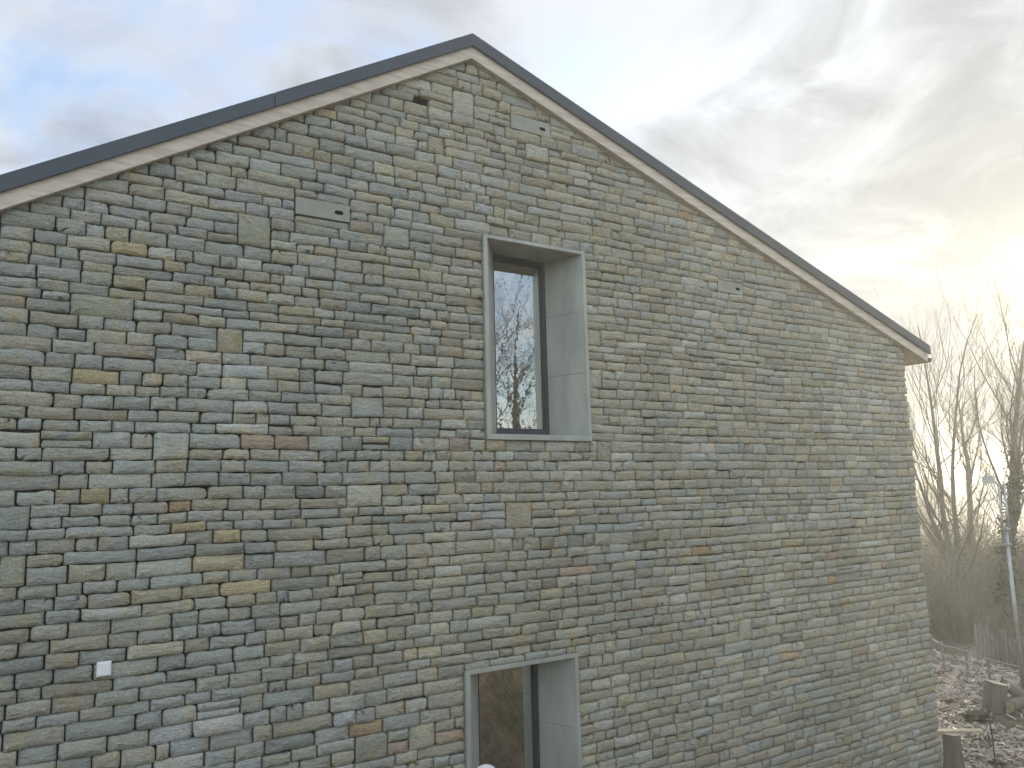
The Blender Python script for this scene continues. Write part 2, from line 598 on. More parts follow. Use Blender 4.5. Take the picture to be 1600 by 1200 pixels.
def stone_mesh_data(c, rnd, ztop, detail=True):
    """verts (u, depth, z), faces; depth negative = towards the viewer"""
    u0, u1, z0, z1 = c[:4]
    w, h = u1 - u0, z1 - z0
    j = .0042
    gx = rnd.uniform(.0006, .003)
    gb, gt = rnd.uniform(.0002, .0016), rnd.uniform(.0002, .0016) + (rnd.uniform(.004, .012) if rnd.random() < .10 else 0)
    jit = lambda s: rnd.uniform(-s, s)
    s = min(.009, h * .10)
    x0, x1, y0, y1 = u0 + gx, u1 - gx, z0 + gb, z1 - gt
    cor = [(x0 + abs(jit(s)) * .6, y0 + jit(s) * .5), (x1 - abs(jit(s)) * .6, y0 + jit(s) * .5), (x1 - abs(jit(s)) * .6, y1 + jit(s) * .5), (x0 + abs(jit(s)) * .6, y1 + jit(s) * .5)]
    pts = []
    nmid = 3 if detail else 1
    for k in range(4):
        p, pv, nx = cor[k], cor[k - 1], cor[(k + 1) % 4]
        r = min(h * .48, w * .4, rnd.choice((.004, .006, .008, .011, .016, .026)) * rnd.uniform(.7, 1.3))
        rx = r * rnd.uniform(.8, 1.7)
        la = math.dist(p, pv)
        lb = math.dist(p, nx)
        ra, rb = (rx, r) if k % 2 else (r, rx)
        ra, rb = min(ra, la * .45), min(rb, lb * .45)
        a = (p[0] + (pv[0] - p[0]) * ra / la, p[1] + (pv[1] - p[1]) * ra / la)
        b = (p[0] + (nx[0] - p[0]) * rb / lb, p[1] + (nx[1] - p[1]) * rb / lb)
        m = (.28 * (a[0] + b[0]) + .44 * p[0], .28 * (a[1] + b[1]) + .44 * p[1])
        pts += [a, m, b] if detail else [a, b]
        if k % 2 == 0:                                        # long edges wander
            for q in range(nmid):
                f = (q + 1) / (nmid + 1)
                e = (nx[0] + (p[0] - nx[0]) * (1 - f), nx[1] + (p[1] - nx[1]) * (1 - f))
                pts.append((e[0] + jit(.01), e[1] + jit(min(.0055, h * .06)) + (-1 if k == 2 else 1) * abs(jit(.002))))
    n = len(pts)
    # slow undulation of the courses
    out = []
    for (x, z) in pts:
        dz = .011 * noise.noise(Vector((x * .9, z * .55, 2.2))) + .006 * noise.noise(Vector((x * 2.6, z * 1.1, 5.5)))
        out.append((x, min(z + dz, ztop(x) + .055)))
    cx = sum(q[0] for q in out) / n
    cz = sum(q[1] for q in out) / n
    proud = rnd.gauss(0, .006)
    ta, tb = rnd.gauss(0, .022), rnd.gauss(0, .07)
    bulge = rnd.uniform(.004, .012)
    tilt = lambda x, z: ta * (x - cx) + tb * (z - cz)
    v = []
    inset = min(.005, h * .07)
    for (x, z) in out:
        v.append((x, .075, z))
    for (x, z) in out:
        v.append((x, proud + .010 + tilt(x, z) * .5 + jit(.002), z))

    def shrink(x, z, d):
        l = max(1e-4, math.hypot(x - cx, z - cz))
        kx = 1 - d / max(d * 1.2, abs(w) / 2)
        kz = 1 - d / max(d * 1.2, abs(h) / 2)
        return cx + (x - cx) * kx, cz + (z - cz) * kz
    for (x, z) in out:
        a, b = shrink(x, z, inset)
        v.append((a, proud + tilt(a, b) + jit(.0025), b))
    faces = []
    for r0 in range(2):
        for k in range(n):
            a, b = r0 * n + k, r0 * n + (k + 1) % n
            faces.append((a, b, b + n, a + n))
    if detail:
        d = min(h * .30, .034)
        for (x, z) in out:
            a, b = shrink(x, z, d)
            v.append((a, proud - bulge + tilt(a, b) + jit(.004), b))
        for k in range(n):
            a, b = 2 * n + k, 2 * n + (k + 1) % n
            faces.append((a, b, b + n, a + n))
        # a spine of points along the stone, so the face is hewn and not domed
        base = len(v)
        ring = 3 * n
        v.append((cx + jit(w * .12), proud - bulge + jit(.005), cz + jit(h * .08)))
        for k in range(n):
            faces.append((ring + k, ring + (k + 1) % n, base))
    else:
        base = len(v)
        v.append((cx, proud - bulge, cz))
        for k in range(n):
            faces.append((2 * n + k, 2 * n + (k + 1) % n, base))
    return v, faces


def screen_area(c):
    pts = []
    for (x, z) in ((c[0], c[2]), (c[1], c[2]), (c[1], c[3]), (c[0], c[3])):
        d = Vector((x, 0, z)) - CAM
        k = d.dot(FW)
        pts.append((800 + 1216.5 * d.dot(RT) / k, 600 - 1216.5 * d.dot(UP) / k))
    mx, my = sum(p[0] for p in pts) / 4, sum(p[1] for p in pts) / 4
    if not (0 <= mx <= 1600 and 0 <= my <= 1200):
        return 0, mx, my
    return abs(sum(pts[i - 1][0] * pts[i][1] - pts[i][0] * pts[i - 1][1] for i in range(4))) / 2, mx, my


house = empty('stone_house', (4.9, 0, 0))
tag(house, 'asymmetric gabled house of coursed grey and buff stone with two deep windows', 'house')


def build_walls():
    rnd = random.Random(21)
    jump = []
    for (px, size, name) in MARKS:
        if size:
            x, z = wall_px(*px)
            xa, _ = wall_px(px[0] - size[0] / 2, px[1])
            xb, _ = wall_px(px[0] + size[0] / 2, px[1])
            _, za = wall_px(px[0], px[1] + size[1] / 2)
            _, zb = wall_px(px[0], px[1] - size[1] / 2)
            jump.append((x, z, xb - xa, zb - za, name))
    cells = lay(W0, W1, -.05, verge, OBST, rnd, jump)
    hx, hz = (HOLE[0] + HOLE[1]) / 2, (HOLE[2] + HOLE[3]) / 2
    gap = next(c for c in cells if c[0] <= hx <= c[1] and c[2] <= hz <= c[3])
    cells.remove(gap)                                    # a short stone left out: the small dark hole under the ridge
    ga, gb_ = max(gap[0], hx - .078), min(gap[1], hx + .078)
    if ga - gap[0] > .05:
        cells.append((gap[0], ga, gap[2], gap[3], None))
    if gap[1] - gb_ > .05:
        cells.append((gb_, gap[1], gap[2], gap[3], None))
    gap = (ga, gb_, gap[2], gap[3], None)
    # core wall behind the stones, with real openings
    outer = [(W0 + .03, -.4), (W1 - .03, -.4), (W1 - .03, verge(W1) + .02), (AX, verge(AX) + .02), (W0 + .03, verge(W0) + .02)]
    holes = []
    for w in (UW, LW):
        holes.append([(w['x0'] + .012, w['z0'] + .012), (w['x0'] + .012, w['z1'] - .012), (w['x1'] - .012, w['z1'] - .012), (w['x1'] - .012, w['z0'] + .012)])
    h = (gap[0] + .006, gap[1] - .006, gap[2] + .004, gap[3] - .004)
    holes.append([(h[0], h[2]), (h[0], h[3]), (h[1], h[3]), (h[1], h[2])])
    polys = [outer] + holes
    flat = [Vector((x, 0, z)) for p in polys for x, z in p]
    tris = tessellate_polygon([[Vector((x, z, 0)) for x, z in p] for p in polys])
    b = MB()
    for y in (.050, .42):
        b.add([(q.x, y, q.z) for q in flat], tris)
    # recess of the missing stone
    b.box(h[0] - .01, h[1] + .01, .30, .32, h[2] - .01, h[3] + .01)
    for (p, q, r, s) in ((h[0] - .02, h[0], h[2] - .02, h[3] + .02), (h[1], h[1] + .02, h[2] - .02, h[3] + .02), (h[0], h[1], h[2] - .02, h[2]), (h[0], h[1], h[3], h[3] + .02)):
        b.box(p, q, .04, .32, r, s)
    me = b.mesh('gable_wall')
    me.materials.append(M_CORE)
    wall = link('gable_wall', me, None, house)
    b = MB()
    for x0, x1 in ((W0 + .03, W0 + .40), (W1 - .40, W1 - .03)):
        b.box(x0, x1, .43, DEEP, -.4, min(verge(x0), verge(x1)) - .01)
    b.prism([(W0 + .03, -.4), (W1 - .03, -.4), (W1 - .03, verge(W1) - .01), (AX, verge(AX) - .01), (W0 + .03, verge(W0) - .01)], DEEP - .35, DEEP)
    b.box(W0 + .41, W1 - .41, .43, DEEP - .36, GZ - .95, GZ - .75)          # upper floor
    b.build('masonry_core', M_CORE, house)
    cols = {}
    for k, c in enumerate(cells):
        if c[4]:
            cols[k] = c[4]
    for (px, size, name) in MARKS:
        if not size:
            x, z = wall_px(*px)
            for k, c in enumerate(cells):
                if c[0] <= x <= c[1] and c[2] <= z <= c[3]:
                    cols[k] = name
    area = [screen_area(c)[0] for c in cells]
    big = set(sorted(range(len(cells)), key=lambda k: -area[k])[:300])
    rest = MB()
    for k, c in enumerate(cells):
        v, f = stone_mesh_data(c, rnd, verge)
        v = [(x, y, z) for x, y, z in v]
        col = pick_colour((c[0] + c[1]) / 2, (c[2] + c[3]) / 2, rnd)
        if k in cols:
            g = rnd.gauss(1, .05)
            col = tuple(q * g for q in PAL[cols[k]]) + (1.0,)
        if k in big:
            m = MB()
            m.add(v, f, col=col)
            me = m.mesh('stone', True)
            me.materials.append(M_STONE)
            link('stone', me, None, wall)
        else:
            rest.add(v, f, col=col)
    me = rest.mesh('stone_courses', True)
    me.materials.append(M_STONE)
    o = link('stone_courses', me, None, wall)
    tag(o, kind='stuff')
    print('stones', len(cells), 'verts', len(rest.v))
    # returns round both corners
    for name, xw, sgn, d1 in (('side_wall_stones', W0, -1, DEEP), ('side_wall_stones', W1, 1, 5.0)):
        m = MB()
        top = verge(xw) - .02
        for c in lay(.075, d1, -.05, lambda u: top - .06, [], rnd, []):
            v, f = stone_mesh_data(c, rnd, lambda u: top - .06, False)
            col = pick_colour(c[0], c[2], rnd, True)
            if sgn < 0:
                m.add([(xw - .0 + y, x, z) for x, y, z in v], f, col=col)
            else:
                m.add([(xw - y, x, z) for x, y, z in v], f, col=col)
        me = m.mesh(name, True)
        bm = bmesh.new()
        bm.from_mesh(me)
        bmesh.ops.recalc_face_normals(bm, faces=bm.faces)
        bm.to_mesh(me)
        bm.free()
        me.materials.append(M_STONE)
        tag(link(name, me, None, house), kind='stuff')
    return wall


WALL = build_walls()


def entry_slab(x0, x1, z0, z1):
    """smooth cast block with a small slot near its right end"""
    b = MB()
    g = .004
    x0, x1, z0, z1 = x0 + g, x1 - g, z0 + g, z1 - g
    sx = x0 + (x1 - x0) * .795
    sz = z0 + (z1 - z0) * .47
    a, c = .037, .018
    n = 12
    hole = []
    for k in range(n):
        w = 2 * math.pi * k / n
        ex, ez = math.cos(w), math.sin(w)
        hole.append((sx + a * math.copysign(abs(ex) ** .6, ex), sz + c * math.copysign(abs(ez) ** .6, ez)))
    outer = [(x0, z0), (x1, z0), (x1, z1), (x0, z1)]
    tr = tessellate_polygon([[Vector((x, z, 0)) for x, z in outer], [Vector((x, z, 0)) for x, z in reversed(hole)]])
    allp = outer + list(reversed(hole))
    y = -.003
    b.add([(x, y, z) for x, z in allp], tr)
    v = [(x, y, z) for x, z in outer] + [(x, .06, z) for x, z in outer]
    b.add(v, [(k, (k + 1) % 4, 4 + (k + 1) % 4, 4 + k) for k in range(4)])
    o = b.build('entry_slab', M_SLAB, WALL)
    d = MB()
    v = [(x, y + .0005, z) for x, z in hole] + [(x, .055, z) for x, z in hole]
    d.add(v, [(k, (k + 1) % n, n + (k + 1) % n, n + k) for k in range(n)] + [tuple(range(n, 2 * n))])
    d.build('slot', M_DARK, o) if False else d.build('slot', M_DARK, WALL)


for s in SLABS:
    entry_slab(*s)


# ------------------------------------------------------------------ windows
def deep_window(w, seams, li, ri):
    x0, x1, z0, z1 = w['x0'], w['x1'], w['z0'], w['z1']
    t = .042
    F, Bk = -.035, .37                                   # face of the surround, plane of the glazing
    a0, a1, b0, b1 = x0 + t, x1 - t, z0 + t + .008, z1 - t + .008
    m = MB()
    # the surround: four flat zinc members, mitred, carried back to the wall
    O = [(x0, z0), (x1, z0), (x1, z1), (x0, z1)]
    I = [(a0, b0), (a1, b0), (a1, b1), (a0, b1)]
    v = [(x, F, z) for x, z in O] + [(x, F, z) for x, z in I] + [(x, .10, z) for x, z in O] + [(x, F + .02, z) for x, z in I]
    f = []
    for k in range(4):
        n = (k + 1) % 4
        f += [(k, n, 4 + n, 4 + k), (n, k, 8 + k, 8 + n), (4 + k, 4 + n, 12 + n, 12 + k)]
    m.add(v, f)
    win = m.build('window', M_LEAD, house, bevel=.003)
    # splayed reveal, sheet by sheet with a raised lap at each seam
    y0 = F + .012

    def panel(q, lip=.003):
        p = MB()
        q = [Vector(c) for c in q]
        nrm = (q[1] - q[0]).cross(q[3] - q[0]).normalized() * lip
        vv = q + [c + nrm for c in q]
        p.add(vv, [(0, 1, 2, 3), (7, 6, 5, 4)] + [(k, (k + 1) % 4, 4 + (k + 1) % 4, 4 + k) for k in range(4)])
        return p.build('reveal_panel', M_LEAD, win)
    zs = [b0] + seams + [b1]
    for k, (p, q) in enumerate(zip(zs, zs[1:])):
        lip = .004 if k % 2 else .002
        panel([(a1, y0, p + .0015), (a1, y0, q - .0015), (ri, Bk, q - .0015), (ri, Bk, p + .0015)], lip)
    zl = [b0, b0 + (b1 - b0) * .33, b1]
    for p, q in zip(zl, zl[1:]):
        panel([(a0, y0, p + .0015), (li, Bk, p + .0015), (li, Bk, q - .0015), (a0, y0, q - .0015)], .002)
    panel([(a0, y0, b1), (li, Bk, b1), (ri, Bk, b1), (a1, y0, b1)], .002)
    panel([(a0, y0, b0), (a1, y0, b0), (ri, Bk, b0), (li, Bk, b0)], .002)
    # dark sash
    s = MB()
    s0, s1, c0, c1 = li - .01, ri + .01, b0 - .01, b1 + .01
    sw, sb = .046, .085
    y1, y2 = Bk + .004, Bk + .075
    s.box(s0, s1, y1, y2, c0, c0 + sb + .01)
    s.box(s0, s1, y1, y2, c1 - sw - .01, c1)
    s.box(s0, s0 + .026, y1 + .003, y2 - .003, c0 + sb + .01, c1 - sw - .01)
    s.box(s1 - sw, s1, y1 + .003, y2 - .003, c0 + sb + .01, c1 - sw - .01)
    bd = .010                                            # glazing bead
    i0, i1, j0, j1 = s0 + .026, s1 - sw, c0 + sb + .01, c1 - sw - .01
    s.box(i0, i1, y1 + .018, y1 + .03, j0, j0 + bd)
    s.box(i0, i1, y1 + .018, y1 + .03, j1 - bd, j1)
    s.box(i0, i0 + bd, y1 + .018, y1 + .03, j0 + bd, j1 - bd)
    s.box(i1 - bd, i1, y1 + .018, y1 + .03, j0 + bd, j1 - bd)
    s.build('sash_frame', M_SASH, win)
    g = MB()
    g.box(i0 - .01, i1 + .01, y1 + .034, y1 + .040, j0 - .01, j1 + .01)
    g.build('pane', M_GLASS, win)
    return win


deep_window(UW, [GZ + 1.144, GZ + 1.749], 3.795, 4.410)
deep_window(LW, [GZ - 2.70, GZ - 2.087], 3.545, 4.190)


# ------------------------------------------------------------------ roof
def build_roof():
    XL, XR = W0 - .52, 10.47
    TB, FB = .128, .100           # barge board and flashing heights
    # slab with soffit
    m = MB()

    def strip(xa, xb, y0, y1, lo, hi):
        """sloping bar between xa and xb, from verge+lo to verge+hi"""
        m_ = MB()
        xs = [xa, xb]
        v = []
        for y in (y0, y1):
            for x in xs:
                for d in (lo, hi):
                    v.append((x, y, verge(x) + d))
        m_.add(v, [(0, 2, 3, 1), (4, 5, 7, 6), (0, 1, 5, 4), (2, 6, 7, 3), (1, 3, 7, 5), (0, 4, 6, 2)])
        return m_
    for xa, xb in ((XL + .03, AX), (AX, XR - .03)):
        s = strip(xa, xb, -.035, DEEP + .25, .02, .215)
        m.add(s.v, s.f)
    roof = m.build('roof', M_FLASH, house)
    for xa, xb in ((XL, AX), (AX, XR)):
        strip(xa, xb, -.062, -.036, 0, TB + .03).build('barge_board', M_TIMBER, roof, bevel=.002)
        # soffit board closing the small verge overhang and the eaves
    for xa, xb in ((XL + .03, W0 + .02), (W1 - .02, XR - .03)):
        strip(xa, xb, -.03, DEEP + .2, .0, .018).build('soffit', M_TIMBER, roof)
    for xa, xb in ((W0 + .03, AX), (AX, W1 - .03)):
        strip(xa, xb, -.0355, .03, .003, .019).build('verge_soffit', M_TIMBER, roof)
    for x0, x1 in ((XL + .005, XL + .029), (XR - .029, XR - .005)):
        b = MB()
        z = verge((x0 + x1) / 2)
        b.box(x0, x1, -.034, DEEP + .24, z - .005, z + .19)
        b.build('fascia', M_TIMBER, roof)
    # folded metal verge in lengths, lapped at the joint seen on the left slope
    jx = 1.546
    segs = [(XL - .03, jx - .006, 0), (jx + .001, AX - .0005, .002), (AX + .0005, 6.9, 0), (6.902, XR + .04, .0015)]
    for xa, xb, dy in segs:
        s = strip(xa, xb, -.092 - dy, -.066, TB - .012, TB + FB)
        t = strip(xa, xb, -.092 - dy, .22, TB + FB, TB + FB + .006)
        s.add(t.v, t.f)
        s.build('verge_flashing', M_FLASH, roof)
    # gutters
    for xg, sg in ((XL - .07, -1), (XR + .065, 1)):
        z = verge(XL if sg < 0 else XR) + .06
        g = MB()
        pr = [(xg + .06 * math.cos(a), z + .06 * math.sin(a)) for a in [math.pi + k * math.pi / 8 for k in range(9)]]
        inn = [(xg + .053 * math.cos(a), z + .053 * math.sin(a)) for a in [math.pi + k * math.pi / 8 for k in range(9)]]
        poly = pr + list(reversed(inn))
        n = len(poly)
        v = [(x, -.05, q) for x, q in poly] + [(x, DEEP + .2, q) for x, q in poly]
        g.add(v, [(i, (i + 1) % n, n + (i + 1) % n, n + i) for i in range(n)])
        g.add([(x, -.05, q) for x, q in pr], [tuple(range(9))])
        g.build('gutter', M_GUTTER, roof)


build_roof()

# ------------------------------------------------------------------ small things on and before the wall
sb = MB()
sb.box(.487, .572, -.034, -.010, GZ - 1.112, GZ - 1.020)
o = sb.build('sensor_box', M_WHITE, None, bevel=.004)
c_ = MB()
c_.box(.495, .564, -.0375, -.0342, GZ - 1.104, GZ - 1.028)
c_.build('cover_plate', M_WHITE, o, bevel=.0015)
tag(o, 'small square white plastic box fixed to a buff stone, lower left', 'box')


def dome_post():
    root = empty('lamp_post', (3.085, -.55, ground_z(3.085, -.55)))
    tag(root, 'white domed lamp on a short post in front of the lower window', 'lamp')
    z = 2.285
    p = MB()
    p.tube([(3.085, -.55, -.1), (3.085, -.55, z - .16)], [.03, .03], 12)
    p.build('post', M_GUTTER, root, True)
    d = MB()
    R = .105
    prof = [(.035, -.17), (.05, -.165), (.05, -.15), (.085, -.13)] + [(R * math.cos(a), -R + R * math.sin(a)) for a in [-.35 + k * .24 for k in range(8)]] + [(.012, -.0005)]
    n = 24
    v = [(3.085 + r * math.cos(2 * math.pi * k / n), -.55 + r * math.sin(2 * math.pi * k / n), z + q) for r, q in prof for k in range(n)]
    f = [(i * n + k, i * n + (k + 1) % n, (i + 1) * n + (k + 1) % n, (i + 1) * n + k) for i in range(len(prof) - 1) for k in range(n)]
    f.append(tuple(range((len(prof) - 1) * n, len(prof) * n)))
    d.add(v, f)
    d.build('globe', M_WHITE, root, True)


dome_post()


# ------------------------------------------------------------------ trees
def grow(mb, p, d, length, r, level, rnd, cfg):
    segs = cfg['segs'][level]
    pts, rads = [Vector(p)], [r]
    d = Vector(d).normalized()
    kids = []
    tip = cfg['tip'][level]
    for i in range(segs):
        w = cfg['wob'][level]
        d = (d + Vector((rnd.gauss(0, w), rnd.gauss(0, w), rnd.gauss(0, w) + cfg['up'][level]))).normalized()
        pts.append(pts[-1] + d * (length / segs))
        rads.append(r * (1 - (1 - tip) * (i + 1) / segs))
        kids.append((pts[-1].copy(), d.copy(), rads[-1], (i + 1) / segs))
    mb[0 if level == 0 else 1].tube(pts, rads, cfg['sides'][level], cap=False)
    if level + 1 >= len(cfg['segs']):
        return
    nk = cfg['kids'][level]
    for k in range(nk):
        f = cfg['start'][level] + (1 - cfg['start'][level]) * (k + rnd.random()) / nk
        i = min(segs - 1, max(0, int(f * segs)))
        q, dd, rr, ff = kids[i]
        i0 = pts[i]
        q = i0.lerp(q, rnd.random())
        side = dd.cross(Vector((rnd.gauss(0, 1), rnd.gauss(0, 1), rnd.gauss(0, 1)))).normalized()
        sp = cfg['spread'][level] * rnd.uniform(.6, 1.25)
        nd = dd * math.cos(sp) + side * math.sin(sp)
        grow(mb, q, nd, length * cfg['ratio'][level] * rnd.uniform(.6, 1.2) * (1.15 - .55 * f), rr * cfg['rr'][level], level + 1, rnd, cfg)


def bare_tree(name, base, height, r, label, seed, stems=((0, 0, 1),), group=None, ivy=0, cfg=None, ivy_top=.5, bark=None):
    rnd = random.Random(seed)
    c = dict(segs=[10, 8, 6, 4, 2], wob=[.06, .13, .17, .2, .2], up=[.02, .17, .16, .10, .05], kids=[22, 11, 8, 5, 0], start=[.28, .2, .12, .1, 0],
             spread=[.75, .6, .65, .7, .8], ratio=[.45, .50, .50, .52, .5], rr=[.36, .5, .5, .55, .5], tip=[.10, .22, .3, .45, .5], sides=[8, 5, 4, 3, 3])
    if cfg:
        c.update(cfg)
    bx, by, bz = base
    root = empty(name, (bx, by, bz))
    tag(root, label, 'tree', group)
    mb = (MB(), MB())
    for k, s in enumerate(stems):
        off = Vector((s[0], s[1], 0)) * .35
        grow(mb, Vector((bx, by, bz - .3)) + off, Vector(s), height * rnd.uniform(.94, 1.04), r * (1 if k == 0 else .8), 0, rnd, c)
    trunk = mb[0].build('trunk', bark or M_BARK, root, True)
    me = mb[1].mesh('crown', True)
    me.materials.append(bark or M_TWIG)
    link('crown', me, None, root)
    if ivy:
        m = MB()
        tv = [Vector(v) for v in mb[0].v if v[2] < bz + height * ivy_top]
        for _ in range(ivy):
            a = rnd.choice(tv) + Vector((rnd.gauss(0, .10), rnd.gauss(0, .10), rnd.uniform(-.6, .6)))
            leaf(m, a, rnd.uniform(.05, .10), rnd)
        m.build('ivy', M_IVY, root)
    return root


def leaf(m, p, s, rnd):
    a = Vector((rnd.gauss(0, 1), rnd.gauss(0, 1), rnd.gauss(0, .6))).normalized()
    b = a.cross(Vector((rnd.gauss(0, 1), rnd.gauss(0, 1), rnd.gauss(0, 1)))).normalized()
    n = a.cross(b) * s * .15
    m.add([p - a * s * .6, p + b * s * .4 + n, p + a * s * .6, p - b * s * .4 + n], [(0, 1, 2, 3)])


G1 = 'bare trees beyond the garden'
bare_tree('ash_tree', (24.9, 7.85, ground_z(24.9, 7.85)), 9.7, .12, 'twin-stemmed bare tree rising right beside the stone corner', 11, ((-.03, .02, 1), (.03, -.04, 1)), G1, 250, ivy_top=.35)
bare_tree('ash_tree', (26.0, 7.0, ground_z(26.0, 7.0)), 10.2, .18, 'thick ivy-clad bare tree behind the floodlight mast', 12, ((0, 0, 1),), G1, 2200, ivy_top=.55)
bare_tree('ash_tree', (25.6, 7.75, ground_z(25.6, 7.75)), 6.6, .13, 'slender bare tree leaning left between the two tall trees', 13, ((-.26, .14, 1),), G1, 100)
bare_tree('ash_tree', (28.6, 6.2, ground_z(28.6, 6.2)), 8.6, .2, 'bare spreading tree at the right edge, right of the mast', 14, ((.05, 0, 1),), G1, 500)
bare_tree('ash_tree', (31.0, 10.6, ground_z(31, 10.6)), 8.6, .16, 'thin bare tree further back beside the eaves', 15, ((0, 0, 1),), G1, 0)
bare_tree('ash_tree', (33.0, 8.0, ground_z(33, 8)), 9.2, .16, 'thin bare tree further back between ivy trunk and edge', 16, ((0, 0, 1),), G1, 0)
bare_tree('ash_tree', (30.2, 9.2, ground_z(30.2, 9.2)), 9.6, .13, 'slim bare tree further back, between twin stems and ivy trunk', 17, ((0, 0, 1),), G1, 0)
bare_tree('ash_tree', (34.5, 10.2, ground_z(34.5, 10.2)), 10.4, .15, 'farthest bare tree, its top just clear of the thicket', 18, ((.02, 0, 1),), G1, 0)
# trees behind the photographer: only their reflection in the upper pane is seen
OAK = dict(kids=[20, 10, 8, 5, 0], start=[.10, .15, .12, .1, 0], tip=[.05, .2, .3, .4, .5], spread=[.85, .7, .75, .8, .8], ratio=[.68, .55, .55, .5, .5], up=[.01, .03, .03, .02, .02], wob=[.05, .15, .2, .22, .2])
bare_tree('oak_tree', (15.0, -16.9, ground_z(15.0, -16.9) - .1), 8.6, .17, 'wide bare oak mirrored in the pane of the upper window', 31, ((0, 0, 1),), None, 0, OAK, bark=M_OAK)
bare_tree('oak_tree', (17.0, -22.5, ground_z(17.0, -22.5) - .1), 11.0, .20, 'taller bare oak behind, mirrored in the upper pane', 32, ((-.03, 0, 1),), None, 0, OAK, bark=M_OAK)


def thicket(name, x, y, rad, height, n, label, seed, green=0.0):
    rnd = random.Random(seed)
    z = ground_z(x, y)
    root = empty(name, (x, y, z))
    tag(root, label, 'bush', 'bushes in front of the trees')
    m = MB()
    for _ in range(n):
        a = rnd.uniform(0, 6.283)
        q = rad * math.sqrt(rnd.random())
        p = Vector((x + q * math.cos(a), y + q * math.sin(a), z - .1))
        d = Vector((math.cos(a) * .5 * q / rad + rnd.gauss(0, .28), math.sin(a) * .5 * q / rad + rnd.gauss(0, .28), 1)).normalized()
        L = height * rnd.uniform(.45, 1.08) * (1 - .35 * (q / rad) ** 2)
        pts, r0 = [p], rnd.uniform(.008, .02)
        for k in range(4):
            d = (d + Vector((rnd.gauss(0, .2), rnd.gauss(0, .2), rnd.gauss(-.03, .15)))).normalized()
            pts.append(pts[-1] + d * L / 4)
        m.tube(pts, [r0, r0 * .85, r0 * .65, r0 * .45, r0 * .2], 3, cap=False)
        for k in range(4):
            i = rnd.randint(1, 4)
            e = d.cross(Vector((rnd.gauss(0, 1), rnd.gauss(0, 1), rnd.gauss(0, 1)))).normalized()
            dd = (d * .6 + e).normalized()
            l2 = L * rnd.uniform(.12, .3)
            m.tube([pts[i], pts[i] + dd * l2 * .5, pts[i] + (dd + Vector((0, 0, .3))).normalized() * l2], [r0 * .4, r0 * .3, r0 * .15], 3, cap=False)
    me = m.mesh('stems')
    me.materials.append(M_BRAMBLE)
    link('stems', me, None, root)
    if green:
        m = MB()
        for _ in range(int(green)):
            a = rnd.uniform(0, 6.283)
            q = rad * math.sqrt(rnd.random())
            leaf(m, Vector((x + q * math.cos(a), y + q * math.sin(a), z + height * rnd.uniform(.05, .85) * (1 - .4 * (q / rad) ** 2))), rnd.uniform(.04, .10), rnd)
        m.build('leaves', M_IVY, root)


BUSH = [(29.5, 11.0, 2.2, 3.4, 520, 'dense brown thicket just right of the wall corner', 200), (31.0, 8.6, 2.2, 3.0, 520, 'brown thicket with green leaves behind the board fence', 1300),
        (32.5, 11.6, 2.4, 3.6, 520, 'tall brown thicket below the twin-stemmed tree', 200), (33.5, 8.0, 2.2, 3.1, 520, 'leafy thicket behind the ivy-clad tree', 1300),
        (20.6, 3.5, .8, 1.9, 130, 'pale bare shrub with fanned stems beside the mast', 0), (32.0, 6.0, 2.2, 2.9, 480, 'brown thicket at the right edge behind the mast', 900),
        (22.6, 6.3, .9, 1.5, 150, 'low pale scrub behind the rail fence near the wall', 0), (36.5, 9.0, 3.0, 3.8, 480, 'farthest brown thicket under the thin trees', 200),
        (36.5, 13.5, 3.0, 5.0, 480, 'farther thicket close beside the wall corner', 200), (24.4, 5.0, .9, 1.6, 150, 'low green scrub at the foot of the ivy-clad tree', 300),
        (22.7, 7.55, 1.0, 2.9, 330, 'brown bush hiding the foot of the twin-stemmed tree', 150), (25.1, 5.1, 1.0, 1.7, 300, 'bush with ivy leaves right of the board fence', 500)]
for k, (x, y, r, h, n, lab, gr) in enumerate(BUSH):
    thicket('thicket_bush', x, y, r, h, n, lab, 50 + k, gr)


# ------------------------------------------------------------------ garden things right of the corner
def mast():
    x, y = 16.83, 2.27
    z = ground_z(x, y)
    root = empty('floodlight_mast', (x, y, z))
    tag(root, 'tall thin galvanised mast with a small lamp head, far right', 'mast')
    m = MB()
    m.tube([(x, y, z - .2), (x, y, 3.4)], [.034, .032], 10)
    m.build('pole', M_STEEL, root, True)
    for s in (-1, 1):
        m = MB()
        dx, dy = RT.x * .06 * s, RT.y * .06 * s
        m.tube([(x + dx, y + dy, 3.0), (x + dx, y + dy, 4.28)], [.019, .019], 8)
        m.build('tube', M_STEEL, root, True)
    m = MB()
    for zc in (3.06, 3.36, 3.75):
        m.box(x - .075, x + .075, y - .05, y + .05, zc - .02, zc + .02)
    m.build('bracket', M_STEEL, root)
    m = MB()
    cx, cy_, cz = x - .20, y + .13, 4.34
    m.box(cx - .10, cx + .10, cy_ - .08, cy_ + .08, cz - .07, cz + .06)
    m.box(cx - .11, cx + .11, cy_ - .09, cy_ + .09, cz + .062, cz + .078)
    h = m.build('lamp_head', M_PAINT, root, bevel=.006)
    m = MB()
    m.tube([(cx + .10, cy_ - .06, cz - .05), (x, y, 4.20)], [.014, .014], 6)
    m.build('arm', M_STEEL, root)


mast()


